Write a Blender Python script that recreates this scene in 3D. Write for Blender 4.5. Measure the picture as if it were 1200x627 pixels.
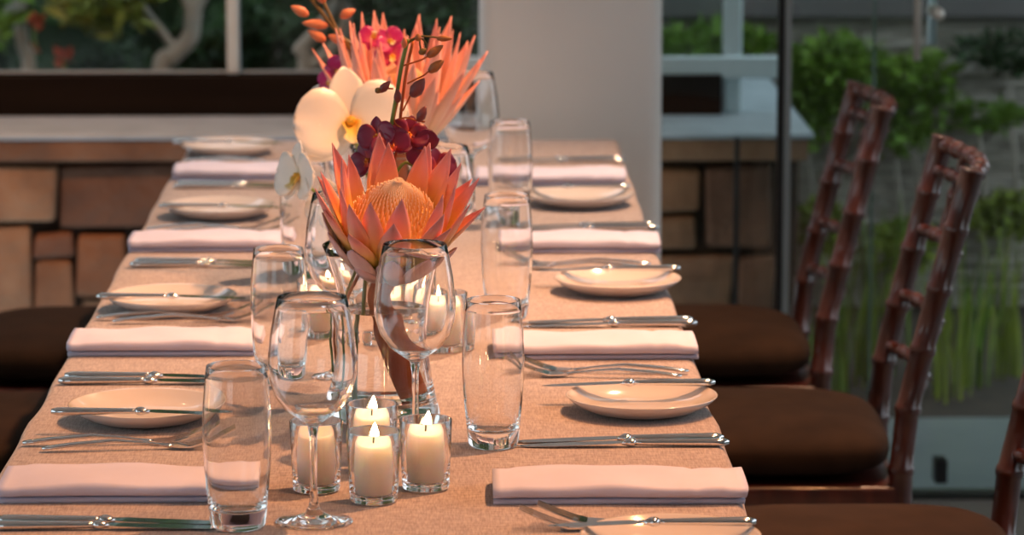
import bpy, bmesh, math, random
from mathutils import Vector, Matrix, Euler, noise
random.seed(7)
R = math.radians
sc = bpy.context.scene
for o in list(bpy.data.objects):
    bpy.data.objects.remove(o)
C = sc.collection

# ------------------------------------------------------------------ camera, sky, exposure
FPX = 4200.0
PITCH = math.atan(684.5 / FPX)
YAW = math.atan(67 * math.cos(PITCH) / FPX)
cd = bpy.data.cameras.new('camera')
cam = bpy.data.objects.new('camera', cd)
C.objects.link(cam)
cam.location = (0, 0, 1.55)
cam.rotation_euler = (math.pi / 2 - PITCH, 0, -YAW)
cd.sensor_width = 36
cd.lens = FPX / 1200 * 36
cd.clip_end = 200
cd.dof.use_dof = True
cd.dof.focus_distance = 3.74
cd.dof.aperture_fstop = 8.5
sc.camera = cam

w = bpy.data.worlds.new('overcast_sky')
sc.world = w
w.use_nodes = True
bg = w.node_tree.nodes['Background']
bg.inputs[0].default_value = (0.80, 0.90, 1.0, 1)
bg.inputs[1].default_value = 1.2

sc.view_settings.view_transform = 'Standard'
sc.view_settings.look = 'None'
sc.view_settings.gamma = 1
sc.view_settings.use_curve_mapping = False
sc.view_settings.exposure = 0.62
sc.cycles.max_bounces = 28
sc.cycles.transmission_bounces = 28
sc.cycles.transparent_max_bounces = 16
sc.cycles.glossy_bounces = 28
sc.cycles.diffuse_bounces = 4
sc.cycles.sample_clamp_indirect = 6
sc.cycles.use_denoising = True

LAMP_COL = (1.0, 0.43, 0.17)
# (x, y, watts): recessed halogen downlights of the ceiling
LAMPS = [(0.80, 4.05, 165), (0.75, 5.45, 190), (0.75, 2.9, 45), (-1.15, 6.2, 95), (-1.9, 6.3, 60)]
CEIL = 2.75
TZ = 0.75

# ------------------------------------------------------------------ helpers
cp, sp, cy, sy = math.cos(PITCH), math.sin(PITCH), math.cos(YAW), math.sin(YAW)
FW = Vector((sy * cp, cy * cp, -sp))
RT = Vector((cy, -sy, 0))
UP = RT.cross(FW)
def at(x, y, Y):
    "world point at distance Y whose place in the photograph was measured as (x, y)"
    d = FW + RT * ((x - 600) / FPX) + UP * ((313.5 - y) / FPX)
    return Vector((0, 0, 1.55)) + d * (Y / d.y)
def onz(x, y, z=TZ):
    d = FW + RT * ((x - 600) / FPX) + UP * ((313.5 - y) / FPX)
    return Vector((0, 0, 1.55)) + d * ((z - 1.55) / d.z)

def tag(o, label=None, cat=None, group=None, kind=None):
    if label: o['label'] = label
    if cat: o['category'] = cat
    if group: o['group'] = group
    if kind: o['kind'] = kind
    return o
def empty(name, loc=(0, 0, 0), rz=0, parent=None):
    o = bpy.data.objects.new(name, None)
    o.empty_display_size = 0.02
    o.location = loc
    o.rotation_euler = (0, 0, rz)
    C.objects.link(o)
    o.parent = parent
    return o
def mk(name, me, mat=None, parent=None, loc=(0, 0, 0), rot=(0, 0, 0), scale=None):
    if mat is not None and not me.materials:
        me.materials.append(mat)
    o = bpy.data.objects.new(name, me)
    C.objects.link(o)
    o.location = loc
    o.rotation_euler = rot
    if scale is not None: o.scale = (scale,) * 3 if isinstance(scale, (int, float)) else scale
    o.parent = parent
    return o
def mesh(name, vs, fs, smooth=True, uvs=None):
    me = bpy.data.meshes.new(name)
    me.from_pydata([tuple(v) for v in vs], [], fs)
    if uvs is not None:
        l = me.uv_layers.new(name='UVMap')
        for p in me.polygons:
            for li, vi in zip(p.loop_indices, p.vertices):
                l.data[li].uv = uvs[vi]
    if smooth:
        me.polygons.foreach_set('use_smooth', [True] * len(me.polygons))
    me.update()
    return me
def lathe(name, prof, n=40, smooth=True, closed=False):
    vs, fs = [], []
    m = len(prof)
    idx = []
    for r, z in prof:
        if r < 1e-6:
            idx.append([len(vs)] * n); vs.append((0, 0, z))
        else:
            idx.append(list(range(len(vs), len(vs) + n)))
            vs += [(r * math.cos(2 * math.pi * k / n), r * math.sin(2 * math.pi * k / n), z) for k in range(n)]
    rng = range(m) if closed else range(m - 1)
    for i in rng:
        a, b = idx[i], idx[(i + 1) % m]
        for k in range(n):
            q = [a[k], a[(k + 1) % n], b[(k + 1) % n], b[k]]
            q2 = []
            for t in q:
                if t not in q2: q2.append(t)
            if len(q2) > 2: fs.append(q2)
    return mesh(name, vs, fs, smooth)
def tube_data(path, rad, n=8, flat=1.0, cap=True):
    vs, fs = [], []
    path = [Vector(p) for p in path]
    prev = None
    for i, p in enumerate(path):
        t = (path[min(i + 1, len(path) - 1)] - path[max(i - 1, 0)]).normalized()
        if prev is None:
            u = Vector((0, 0, 1)) if abs(t.z) < 0.9 else Vector((0, 1, 0))
            u = (u - t * u.dot(t)).normalized()
        else:
            u = (prev - t * prev.dot(t)).normalized()
        prev = u
        s = t.cross(u)
        r = rad[i] if isinstance(rad, (list, tuple)) else rad
        rw, rh = r if isinstance(r, (list, tuple)) else (r, r * flat)
        for k in range(n):
            a = 2 * math.pi * k / n
            vs.append(p + s * (rw * math.cos(a)) + u * (rh * math.sin(a)))
    for i in range(len(path) - 1):
        for k in range(n):
            a, b = i * n, (i + 1) * n
            fs.append([a + k, a + (k + 1) % n, b + (k + 1) % n, b + k])
    if cap:
        fs.append(list(range(n))[::-1])
        fs.append([(len(path) - 1) * n + k for k in range(n)])
    return vs, fs
def tube(name, path, rad, n=8, flat=1.0):
    vs, fs = tube_data(path, rad, n, flat)
    return mesh(name, vs, fs)
def boxm(name, x0, x1, y0, y1, z0, z1, bev=0.0, seg=2, jit=0.0):
    bm = bmesh.new()
    bmesh.ops.create_cube(bm, size=1)
    for v in bm.verts:
        v.co = Vector((x0 + (v.co.x + .5) * (x1 - x0), y0 + (v.co.y + .5) * (y1 - y0), z0 + (v.co.z + .5) * (z1 - z0)))
        if jit: v.co += Vector([random.uniform(-jit, jit) for _ in range(3)])
    if bev:
        bmesh.ops.bevel(bm, geom=bm.edges[:], offset=bev, segments=seg, affect='EDGES', profile=.6)
    me = bpy.data.meshes.new(name)
    bm.to_mesh(me); bm.free()
    if bev and seg > 1: me.polygons.foreach_set('use_smooth', [True] * len(me.polygons))
    return me
def spline(pts, n=8):
    P = [Vector(p) for p in pts]
    P = [P[0] * 2 - P[1]] + P + [P[-1] * 2 - P[-2]]
    out = []
    for i in range(1, len(P) - 2):
        a, b, c, d = P[i - 1], P[i], P[i + 1], P[i + 2]
        for k in range(n):
            t = k / n
            out.append(.5 * ((2 * b) + (c - a) * t + (2 * a - 5 * b + 4 * c - d) * t * t + (3 * b - a - 3 * c + d) * t ** 3))
    out.append(P[-2])
    return out
def lerp(a, b, t): return a + (b - a) * t
def interp(tab, u):
    for (a, va), (b, vb) in zip(tab, tab[1:]):
        if u <= b: return lerp(va, vb, (u - a) / (b - a) if b > a else 0)
    return tab[-1][1]

# ------------------------------------------------------------------ materials
def mat(name, col=(.5, .5, .5), rough=.5, metal=0, **kw):
    m = bpy.data.materials.new(name)
    m.use_nodes = True
    b = m.node_tree.nodes['Principled BSDF']
    b.inputs['Base Color'].default_value = (*col, 1)
    b.inputs['Roughness'].default_value = rough
    b.inputs['Metallic'].default_value = metal
    for k, v in kw.items():
        b.inputs[k].default_value = v
    return m
def N(m, typ, **kw):
    n = m.node_tree.nodes.new(typ)
    for k, v in kw.items(): setattr(n, k, v)
    return n
def L(m, a, b): m.node_tree.links.new(a, b)
def ramp(m, fac, stops):
    n = N(m, 'ShaderNodeValToRGB')
    e = n.color_ramp.elements
    while len(e) < len(stops): e.new(.5)
    for el, (p, c) in zip(e, stops):
        el.position = p; el.color = (*c, 1)
    L(m, fac, n.inputs[0])
    return n.outputs[0]
def noisy(name, stops, scale=8, rough=.6, detail=4, stretch=(1, 1, 1), bump=0, bscale=None, metal=0, coord='Object', bdist=.002, **kw):
    m = mat(name, rough=rough, metal=metal, **kw)
    b = m.node_tree.nodes['Principled BSDF']
    tc = N(m, 'ShaderNodeTexCoord'); mp = N(m, 'ShaderNodeMapping')
    mp.inputs['Scale'].default_value = stretch
    L(m, tc.outputs[coord], mp.inputs[0])
    nt = N(m, 'ShaderNodeTexNoise')
    nt.inputs['Scale'].default_value = scale; nt.inputs['Detail'].default_value = detail
    L(m, mp.outputs[0], nt.inputs['Vector'])
    L(m, ramp(m, nt.outputs[0], stops), b.inputs['Base Color'])
    if bump:
        n2 = nt
        if bscale:
            n2 = N(m, 'ShaderNodeTexNoise'); n2.inputs['Scale'].default_value = bscale; n2.inputs['Detail'].default_value = 5
            L(m, mp.outputs[0], n2.inputs['Vector'])
        bp = N(m, 'ShaderNodeBump'); bp.inputs['Strength'].default_value = bump; bp.inputs['Distance'].default_value = bdist
        L(m, n2.outputs[0], bp.inputs['Height']); L(m, bp.outputs[0], b.inputs['Normal'])
    return m
def objrand(m, stops, amount=1.0):
    "multiply the base colour by a per-object random tone"
    b = m.node_tree.nodes['Principled BSDF']
    oi = N(m, 'ShaderNodeObjectInfo')
    r = ramp(m, oi.outputs['Random'], stops)
    mx = N(m, 'ShaderNodeMix', data_type='RGBA', blend_type='MULTIPLY')
    mx.inputs[0].default_value = amount
    lk = b.inputs['Base Color'].links
    if lk: L(m, lk[0].from_socket, mx.inputs[6])
    else: mx.inputs[6].default_value = b.inputs['Base Color'].default_value
    L(m, r, mx.inputs[7]); L(m, mx.outputs[2], b.inputs['Base Color'])
    return m

# linen tablecloth: cross-woven threads
M = {}
def linen():
    m = mat('linen', rough=.85)
    b = m.node_tree.nodes['Principled BSDF']
    tc = N(m, 'ShaderNodeTexCoord')
    outs = []
    for st in ((620, 60, 1), (60, 620, 1)):
        mp = N(m, 'ShaderNodeMapping'); mp.inputs['Scale'].default_value = st
        L(m, tc.outputs['Object'], mp.inputs[0])
        nt = N(m, 'ShaderNodeTexNoise'); nt.inputs['Scale'].default_value = 1.0; nt.inputs['Detail'].default_value = 2
        L(m, mp.outputs[0], nt.inputs['Vector']); outs.append(nt.outputs[0])
    ad = N(m, 'ShaderNodeMath', operation='ADD')
    L(m, outs[0], ad.inputs[0]); L(m, outs[1], ad.inputs[1])
    mu = N(m, 'ShaderNodeMath', operation='MULTIPLY'); mu.inputs[1].default_value = .5
    L(m, ad.outputs[0], mu.inputs[0])
    c = ramp(m, mu.outputs[0], [(.32, (.20, .155, .142)), (.5, (.35, .28, .257)), (.68, (.50, .41, .378))])
    L(m, c, b.inputs['Base Color'])
    bp = N(m, 'ShaderNodeBump'); bp.inputs['Strength'].default_value = .35; bp.inputs['Distance'].default_value = .0006
    L(m, mu.outputs[0], bp.inputs['Height']); L(m, bp.outputs[0], b.inputs['Normal'])
    b.inputs['Sheen Weight'].default_value = .15
    return m
M['linen'] = linen()
M['napkin'] = noisy('napkin_cotton', [(.3, (.55, .54, .69)), (.7, (.61, .60, .76))], 14, .8, bump=.25, bscale=700, bdist=.0004)
M['china'] = mat('white_china', (.60, .545, .525), .12, **{'Coat Weight': .4, 'Coat Roughness': .04})
M['steel'] = mat('polished_steel', (.78, .78, .79), .10, 1)
M['glass'] = mat('clear_glass', (1, 1, 1), 0.0, **{'Transmission Weight': 1.0, 'IOR': 1.47})
M['water'] = mat('water', (.99, .985, .97), 0.0, **{'Transmission Weight': 1.0, 'IOR': 1.33})
M['wax'] = mat('ivory_wax', (.95, .84, .76), .45, **{'Subsurface Weight': 1.0, 'Subsurface Radius': (.03, .02, .013), 'Subsurface Scale': 1.0})
M['wick'] = mat('wick', (.02, .018, .015), .9)
def emission(name, col, s):
    m = bpy.data.materials.new(name); m.use_nodes = True
    nt = m.node_tree
    nt.nodes.remove(nt.nodes['Principled BSDF'])
    e = nt.nodes.new('ShaderNodeEmission')
    e.inputs[0].default_value = (*col, 1); e.inputs[1].default_value = s
    nt.links.new(e.outputs[0], nt.nodes['Material Output'].inputs[0])
    return m
M['flame'] = emission('flame', (1, .66, .34), 42)
M['bulb'] = emission('halogen_bulb', (1, .62, .32), 60)
def thin_glass():
    m = bpy.data.materials.new('window_glass'); m.use_nodes = True
    nt = m.node_tree; nt.nodes.remove(nt.nodes['Principled BSDF'])
    t = nt.nodes.new('ShaderNodeBsdfTransparent'); t.inputs[0].default_value = (.93, .97, .95, 1)
    g = nt.nodes.new('ShaderNodeBsdfGlossy'); g.inputs['Roughness'].default_value = .01
    fr = nt.nodes.new('ShaderNodeFresnel'); fr.inputs[0].default_value = 1.45
    mx = nt.nodes.new('ShaderNodeMixShader')
    nt.links.new(fr.outputs[0], mx.inputs[0]); nt.links.new(t.outputs[0], mx.inputs[1]); nt.links.new(g.outputs[0], mx.inputs[2])
    nt.links.new(mx.outputs[0], nt.nodes['Material Output'].inputs[0])
    return m
M['pane'] = thin_glass()
M['plaster'] = noisy('cream_plaster', [(.3, (.74, .72, .69)), (.7, (.80, .78, .75))], 3, .75, bump=.15, bscale=90)
M['ceiling'] = mat('white_ceiling', (.85, .83, .80), .8)
M['floor'] = noisy('floor_tile', [(.3, (.20, .175, .155)), (.7, (.27, .24, .215))], 5, .35)
M['paving'] = noisy('wet_paving', [(.3, (.15, .18, .19)), (.7, (.21, .24, .25))], 6, .28)
M['stone'] = objrand(noisy('sandstone', [(.25, (.095, .055, .034)), (.5, (.175, .108, .068)), (.75, (.255, .165, .108))], 7, .8, 6, bump=1.0, bscale=22, bdist=.012),
                     [(0, (.50, .36, .30)), (.3, (.85, .70, .58)), (.6, (1.25, 1.12, .95)), (.85, (1.0, .72, .50)), (1, (.62, .42, .34))])
M['mortar'] = mat('dark_mortar', (.035, .025, .018), .95)
M['coping'] = noisy('grey_coping', [(.3, (.25, .30, .33)), (.7, (.32, .38, .42))], 12, .5)
M['dark_beam'] = noisy('dark_timber', [(.3, (.005, .0035, .003)), (.7, (.012, .008, .006))], 6, .9, stretch=(.3, 4, 4))
M['dark_beam'].node_tree.nodes['Principled BSDF'].inputs['Specular IOR Level'].default_value = .1
M['alu'] = mat('pale_aluminium', (.55, .66, .70), .35, .3)
M['black_metal'] = mat('black_metal', (.008, .008, .009), .45, .2)
M['grey_metal'] = mat('grey_metal', (.30, .33, .33), .4, .4)
M['chrome'] = mat('brushed_steel', (.66, .64, .58), .4, .35)
M['wood'] = noisy('mahogany', [(.3, (.030, .0065, .0045)), (.6, (.066, .0155, .010)), (.8, (.09, .025, .015))], 9, .28, 4, stretch=(6, 6, 1.2), **{'Coat Weight': .5, 'Coat Roughness': .12})
M['cushion'] = noisy('brown_suede', [(.3, (.018, .0085, .0042)), (.7, (.030, .0145, .0072))], 16, .9, bump=.2, bscale=200, **{'Specular IOR Level': .12})
M['leg_metal'] = mat('dark_table_leg', (.04, .035, .03), .5)
M['slate'] = noisy('slate', [(.25, (.24, .215, .19)), (.5, (.46, .415, .37)), (.75, (.64, .58, .52))], 9, .75, 5, stretch=(1, 1, 9), bump=.4, bdist=.006)
M['concrete'] = noisy('grey_concrete', [(.3, (.12, .11, .112)), (.7, (.16, .148, .15))], 3, .8)
M['soil'] = noisy('dark_soil', [(.3, (.018, .013, .009)), (.7, (.05, .036, .024))], 20, .95)
M['bark'] = noisy('pale_bark', [(.3, (.36, .31, .27)), (.7, (.56, .50, .44))], 12, .85, stretch=(1, 1, .4), bump=.4)
def leafmat(name, a, b, c, rough=.5):
    m = noisy(name, [(.28, a), (.5, b), (.75, c)], 5.5, rough, 3)
    m.node_tree.nodes['Principled BSDF'].inputs['Specular IOR Level'].default_value = .3
    return m
M['leaf_dark'] = leafmat('dark_leaf', (.008, .020, .007), (.018, .045, .012), (.035, .08, .02))
M['leaf_mid'] = leafmat('green_leaf', (.07, .14, .016), (.15, .27, .032), (.26, .38, .055))
M['leaf_lime'] = leafmat('lime_leaf', (.12, .17, .02), (.27, .34, .04), (.42, .46, .07))
M['leaf_gold'] = leafmat('golden_leaf', (.06, .10, .015), (.20, .24, .03), (.36, .28, .05))
M['petal_red'] = mat('red_blossom', (.55, .08, .02), .6)
M['green_stem'] = noisy('green_stem', [(.3, (.10, .16, .02)), (.7, (.20, .27, .05))], 30, .5)
M['brown_stem'] = noisy('rusty_stem', [(.3, (.32, .055, .010)), (.7, (.55, .125, .022))], 40, .6, stretch=(1, 1, .2))
M['spray_stem'] = noisy('orchid_stem', [(.3, (.11, .10, .02)), (.7, (.24, .10, .03))], 16, .5)
def uvramp(name, stops, rough=.5, along=1, sss=.0, vein=0.0):
    m = mat(name, rough=rough)
    b = m.node_tree.nodes['Principled BSDF']
    uv = N(m, 'ShaderNodeUVMap', uv_map='UVMap'); s = N(m, 'ShaderNodeSeparateXYZ')
    L(m, uv.outputs[0], s.inputs[0])
    nt = N(m, 'ShaderNodeTexNoise'); nt.inputs['Scale'].default_value = 45
    tc = N(m, 'ShaderNodeTexCoord'); L(m, tc.outputs['Object'], nt.inputs['Vector'])
    ma = N(m, 'ShaderNodeMath', operation='MULTIPLY_ADD'); ma.inputs[1].default_value = .16
    sb = N(m, 'ShaderNodeMath', operation='SUBTRACT'); sb.inputs[1].default_value = .08
    L(m, nt.outputs[0], ma.inputs[0]); L(m, s.outputs[along], ma.inputs[2]); L(m, ma.outputs[0], sb.inputs[0])
    L(m, ramp(m, sb.outputs[0], stops), b.inputs['Base Color'])
    if sss:
        b.inputs['Subsurface Weight'].default_value = sss
        b.inputs['Subsurface Radius'].default_value = (.01, .005, .003)
        b.inputs['Subsurface Scale'].default_value = .4
    return m
M['bract'] = uvramp('protea_bract', [(0, (.88, .68, .10)), (.28, (.92, .62, .14)), (.52, (.90, .44, .24)), (.78, (.82, .30, .28)), (.97, (.54, .22, .24))], .5)
M['bract_pink'] = uvramp('pink_bract', [(0, (.85, .66, .36)), (.3, (.92, .62, .48)), (.65, (.90, .50, .40)), (.95, (.82, .36, .30))], .5)
M['scale'] = uvramp('mauve_bract', [(0, (.60, .46, .44)), (.5, (.64, .44, .44)), (1, (.58, .32, .34))], .55)
M['dome'] = noisy('protea_dome', [(.3, (.70, .38, .12)), (.7, (.88, .60, .32))], 160, .7, bump=.6, bscale=260)
M['floret'] = uvramp('protea_floret', [(0, (.80, .42, .08)), (.6, (.86, .54, .26)), (1, (.92, .72, .52))], .6)
M['white_petal'] = uvramp('white_petal', [(0, (.85, .72, .50)), (.25, (.90, .83, .74)), (1, (.90, .85, .80))], .5)
M['lip'] = uvramp('yellow_lip', [(0, (.85, .45, .04)), (.6, (.85, .62, .15)), (1, (.88, .78, .55))], .5)
M['burgundy'] = uvramp('burgundy_petal', [(0, (.50, .08, .05)), (.35, (.22, .008, .045)), (1, (.13, .006, .05))], .4)
M['magenta'] = uvramp('magenta_petal', [(0, (.55, .12, .15)), (.4, (.50, .02, .16)), (1, (.40, .012, .16))], .4)
M['bur_lip'] = uvramp('orange_lip', [(0, (.75, .30, .03)), (.6, (.72, .13, .03)), (1, (.5, .03, .05))], .4)
M['bud'] = noisy('rust_bud', [(.3, (.16, .06, .03)), (.55, (.42, .15, .04)), (.75, (.60, .26, .06))], 60, .5)
M['bud_purple'] = noisy('purple_bud', [(.3, (.12, .03, .04)), (.7, (.26, .07, .06))], 50, .45)
M['bud_orange'] = noisy('orange_bud', [(.3, (.55, .14, .05)), (.7, (.75, .28, .14))], 30, .5)

# ------------------------------------------------------------------ setting
def struct(name, me, m, parent=None, label=None, cat=None):
    o = mk(name, me, m, parent)
    if parent is None:
        tag(o, label, cat, kind='structure')
    return o
struct('floor', boxm('floor', -3.6, 3.4, -1.5, 6.72, -.12, 0), M['floor'], label='taupe tiled floor under the table and chairs', cat='floor')
struct('ceiling', boxm('ceiling', -3.6, 3.4, -1.5, 7.2, CEIL, CEIL + .15), M['ceiling'], label='white ceiling with recessed halogen downlights', cat='ceiling')
wb = tag(empty('wall_back', (0, -1.56, 0)), 'cream plaster wall with a wide window behind the camera', 'wall', kind='structure')
for nm_, a in (('wall_panel', (-3.6, -3.0, 0, CEIL)), ('wall_panel', (-3.0, -1.0, 0, .5)), ('wall_panel', (-3.0, -1.0, 2.5, CEIL)), ('wall_panel', (-1.0, 3.4, 0, CEIL))):
    mk(nm_, boxm(nm_, a[0], a[1], -.06, .06, a[2], a[3]), M['plaster'], wb)
w3 = tag(empty('window_3', (0, -1.56, 0)), 'wide mullioned window behind the camera', 'window', kind='structure')
for k in range(4):
    xx_ = -3.0 + 2.0 * k / 3
    mk('mullion', boxm('mullion', xx_ - .03, xx_ + .03, -.03, .03, .5, 2.5), M['grey_metal'], w3)
    if k < 3: mk('glass_pane', boxm('glass_pane', xx_ + .03, xx_ + .63, -.003, .003, .5, 2.5), M['pane'], w3)
wl = tag(empty('wall_left', (-3.66, 3, 0)), 'cream plaster wall with wide windows on the left of the room', 'wall', kind='structure')
for a in ((-4.62, -2.5, 0, CEIL), (-2.5, 2.2, 0, .5), (-2.5, 2.2, 2.5, CEIL), (2.2, 4.6, 0, CEIL)):
    mk('wall_panel', boxm('wall_panel', -.06, .06, a[0], a[1], a[2], a[3]), M['plaster'], wl)
w4 = tag(empty('window_4', (-3.66, 3, 0)), 'wide mullioned window in the left wall', 'window', kind='structure')
for k in range(6):
    yy_ = -2.5 + 4.7 * k / 5
    mk('mullion', boxm('mullion', -.03, .03, yy_ - .03, yy_ + .03, .5, 2.5), M['grey_metal'], w4)
    if k < 5: mk('glass_pane', boxm('glass_pane', -.003, .003, yy_ + .03, yy_ + .91, .5, 2.5), M['pane'], w4)
struct('light_block_wall', boxm('light_block_wall', 3.4, 3.52, -1.62, 1.6, 0, CEIL + .15), M['plaster'], label='unseen cream plaster wall added on the right behind the camera to limit daylight', cat='wall')  # unseen wall, added to narrow the right opening and cut sky fill
# pillar
struct('pillar', boxm('pillar', .044, .374, 6.45, 6.78, 0, CEIL, .03, 4), M['plaster'], label='smooth cream plaster pillar just behind the end of the table', cat='pillar')
# exterior paving and planting bed
struct('exterior_paving', boxm('paving', .40, 4.2, 6.79, 7.52, -.12, -.004), M['paving'], label='blue-grey paving strip outside the glass door', cat='paving')
struct('door_threshold', boxm('threshold', .40, 3.4, 6.72, 6.79, -.12, .006), M['black_metal'], label='black metal threshold under the glass door', cat='threshold')
struct('garden_ground', boxm('ground', -7, 7, 7.52, 22, -.2, -.005), M['soil'], label='dark garden soil beyond the stone wall', cat='ground')
struct('planter_soil', boxm('psoil', -3.55, .70, 8.72, 9.35, -.004, .40), M['soil'], label='raised dark soil bed behind the window', cat='soil')

# ---- low stone wall with grey coping
WY = 7.60
wall = struct('wall_far', boxm('wall_core', -3.55, .735, WY + .03, 8.7, 0, .545), M['mortar'], label='low sandstone block wall below the window, dark joints', cat='wall')
PX = WY / FPX
def blk(x0, x1, z0, z1):
    g = random.uniform(.004, .008)
    d = random.uniform(-.012, .004)
    mk('stone_block', boxm('stone_block', x0 + g, x1 - g, WY + d, WY + .16, z0 + g, z1 - g, .010, 2, .006), M['stone'], wall)
# measured blocks either side of the table, random coursed blocks in between
def wx(px): return at(px, 250, WY).x
def wz(py): return max(0.0, at(400, py, WY).z)
for a in ((-60, 69, 189, 262), (69, 208, 189, 271), (-60, 37, 262, 372), (37, 87, 271, 302), (37, 87, 302, 372), (87, 150, 271, 346), (150, 215, 271, 346), (87, 215, 346, 400), (-60, 87, 372, 440),
          (765, 824, 193, 252), (765, 818, 252, 297), (824, 910, 193, 297), (765, 862, 297, 368), (862, 912, 297, 368), (765, 840, 368, 440), (840, 912, 368, 440)):
    blk(wx(a[0]), min(wx(a[1]), .735), wz(a[3]), min(wz(a[2]), .545))
def fill(x0, x1, z0, z1):
    z = z0
    while z < z1 - .03:
        h = random.choice((.10, .13, .15))
        if z1 - (z + h) < .07: h = z1 - z
        x = x0
        while x < x1 - .03:
            l = random.uniform(.14, .30)
            if x1 - (x + l) < .1: l = x1 - x
            blk(x, x + l, z, z + h); x += l
        z += h
Z1 = wz(189)
fill(wx(208), wx(765), wz(440), .545 if Z1 > .545 else Z1)
fill(-3.5, wx(-60), 0, .545)
fill(wx(-60), wx(208), 0, wz(440)); fill(wx(765), .735, 0, wz(440)); 
# end face blocks
zc = 0
while zc < .5:
    y = WY + .17
    while y < 8.68:
        l = min(random.uniform(.16, .3), 8.7 - y)
        mk('stone_block', boxm('stone_block', .70, .745 + random.uniform(0, .01), y + .005, y + l - .005, zc + .005, min(zc + .135, .545), .008, 2, .003), M['stone'], wall)
        y += l
    zc += .135
# cap course: long brown stones, then the grey coping slabs on top
x = -3.55
random.seed(3)
while x < .75:
    l = random.uniform(.5, .8)
    x2 = x + l if .755 - (x + l) > .2 else .755
    mk('cap_stone', boxm('cap_stone', x + .003, x2 - .003, WY - .025, WY + .25, .545, .592, .006, 2, .0015), M['stone'], wall)
    x = x2
x = -3.55
while x < .765:
    l = 2.2
    x2 = x + l if .765 - (x + l) > .3 else .765
    mk('coping_slab', boxm('coping_slab', x + .0015, x2 - .0015, WY - .03, 8.74, .592, .604, .003, 1), M['coping'], wall)
    x = x2

# ---- window above the wall: dark timber sill beam, pale frame, glass
win = tag(empty('window_1', (0, 7.95, .604)), 'fixed garden window with pale aluminium posts above a dark timber beam', 'window', kind='structure')
def wpart(name, x0, x1, y0, y1, z0, z1, m, bev=.003):
    return mk(name, boxm(name, x0, x1, y0 - 7.95, y1 - 7.95, z0 - .604, z1 - .604, bev, 1), m, win)
wpart('sill_beam', -3.5, .590, 7.90, 8.02, .604, .694, M['dark_beam'])
for px, wd in ((274, .027),):
    xx = at(px, 60, 7.96).x
    wpart('window_post', xx - wd / 2, xx + wd / 2, 7.93, 7.99, .694, CEIL, M['alu'])
xx = at(858, 40, 7.96).x
wpart('window_post', xx - .020, xx + .020, 7.93, 7.99, .604, CEIL, M['alu'])
wpart('transom_bar', -.22, .715, 7.91, 7.93, at(700, 92, 7.92).z, at(700, 66, 7.92).z, M['alu'])
wpart('top_rail', -3.5, .715, 7.92, 8.0, 2.55, 2.65, M['alu'])
xs = [-3.5, -2.2, at(274, 60, 7.96).x, at(858, 40, 7.96).x]
for a, b in zip(xs, xs[1:]):
    wpart('glass_pane', a, b, 7.957, 7.963, .697, 2.55, M['pane'], 0)
wpart('glazing_bead', -3.5, -.22, 7.945, 7.972, .694, .699, M['grey_metal'])
# black support bracket below the corner post
bx = at(865, 200, 7.5).x
struct('trim_1', boxm('bracket', bx - .0055, bx + .0055, 7.53, 7.545, 0, .60, .001, 1), M['black_metal'], label='thin black upright strip against the far stone wall', cat='upright')

# ---- glazed front with door on the right
gl = tag(empty('window_2', (.6, 6.75, 0)), 'fixed glass screen beside the pillar with a black and grey edge post', 'window', kind='structure')
def gpart(name, x0, x1, y0, y1, z0, z1, m, parent=gl, bev=.001):
    l = parent.location
    return mk(name, boxm(name, x0 - l.x, x1 - l.x, y0 - l.y, y1 - l.y, z0 - l.z, z1 - l.z, bev, 1), m, parent)
ex = at(914, 200, 6.75).x
gpart('black_post', ex - .006, ex + .004, 6.73, 6.77, 0, CEIL, M['black_metal'])
gpart('grey_post', ex + .005, ex + .018, 6.735, 6.765, 0, CEIL, M['grey_metal'])
gpart('glass_pane', .38, ex - .006, 6.748, 6.754, .01, CEIL, M['pane'], bev=0)
dx = at(1023, 200, 6.75).x
gpart('glass_pane', ex + .018, dx - .003, 6.748, 6.754, .01, CEIL, M['pane'], bev=0)
M['glass_edge'] = mat('glass_edge', (.10, .17, .14), .2)
gpart('glass_edge', dx - .004, dx + .001, 6.746, 6.757, .01, CEIL, M['glass_edge'])
dr = tag(empty('door_1', (dx, 6.75, 0)), 'frameless glass door with steel pull bars', 'door', kind='structure')
gpart('glass_pane', dx + .004, 2.4, 6.748, 6.754, .012, 2.5, M['pane'], dr, 0)
h1 = at(1075, 40, 6.70); h2 = at(1092, 40, 6.80)
zb = at(1075, 71, 6.70).z
hb = mk('pull_bar', tube('pull_bar', [(h1.x - dx, -.05, zb), (h1.x - dx, -.05, zb + .6)], .008, 12), M['chrome'], dr)
hb2 = mk('pull_bar', tube('pull_bar', [(h2.x - dx, .05, zb + .02), (h2.x - dx, .05, zb + .62)], .0085, 12), M['alu'], dr)
mk('standoff_knob', tube('standoff', [(h2.x - dx, -.045, at(1092, 15, 6.74).z), (h2.x - dx, .05, at(1092, 15, 6.74).z)], .012, 14), M['chrome'], dr)
pf = at(1103, 543, 6.73)
gpart('patch_fitting', pf.x - .011, pf.x + .012, 6.725, 6.775, .03, .075, M['black_metal'], dr)

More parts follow.
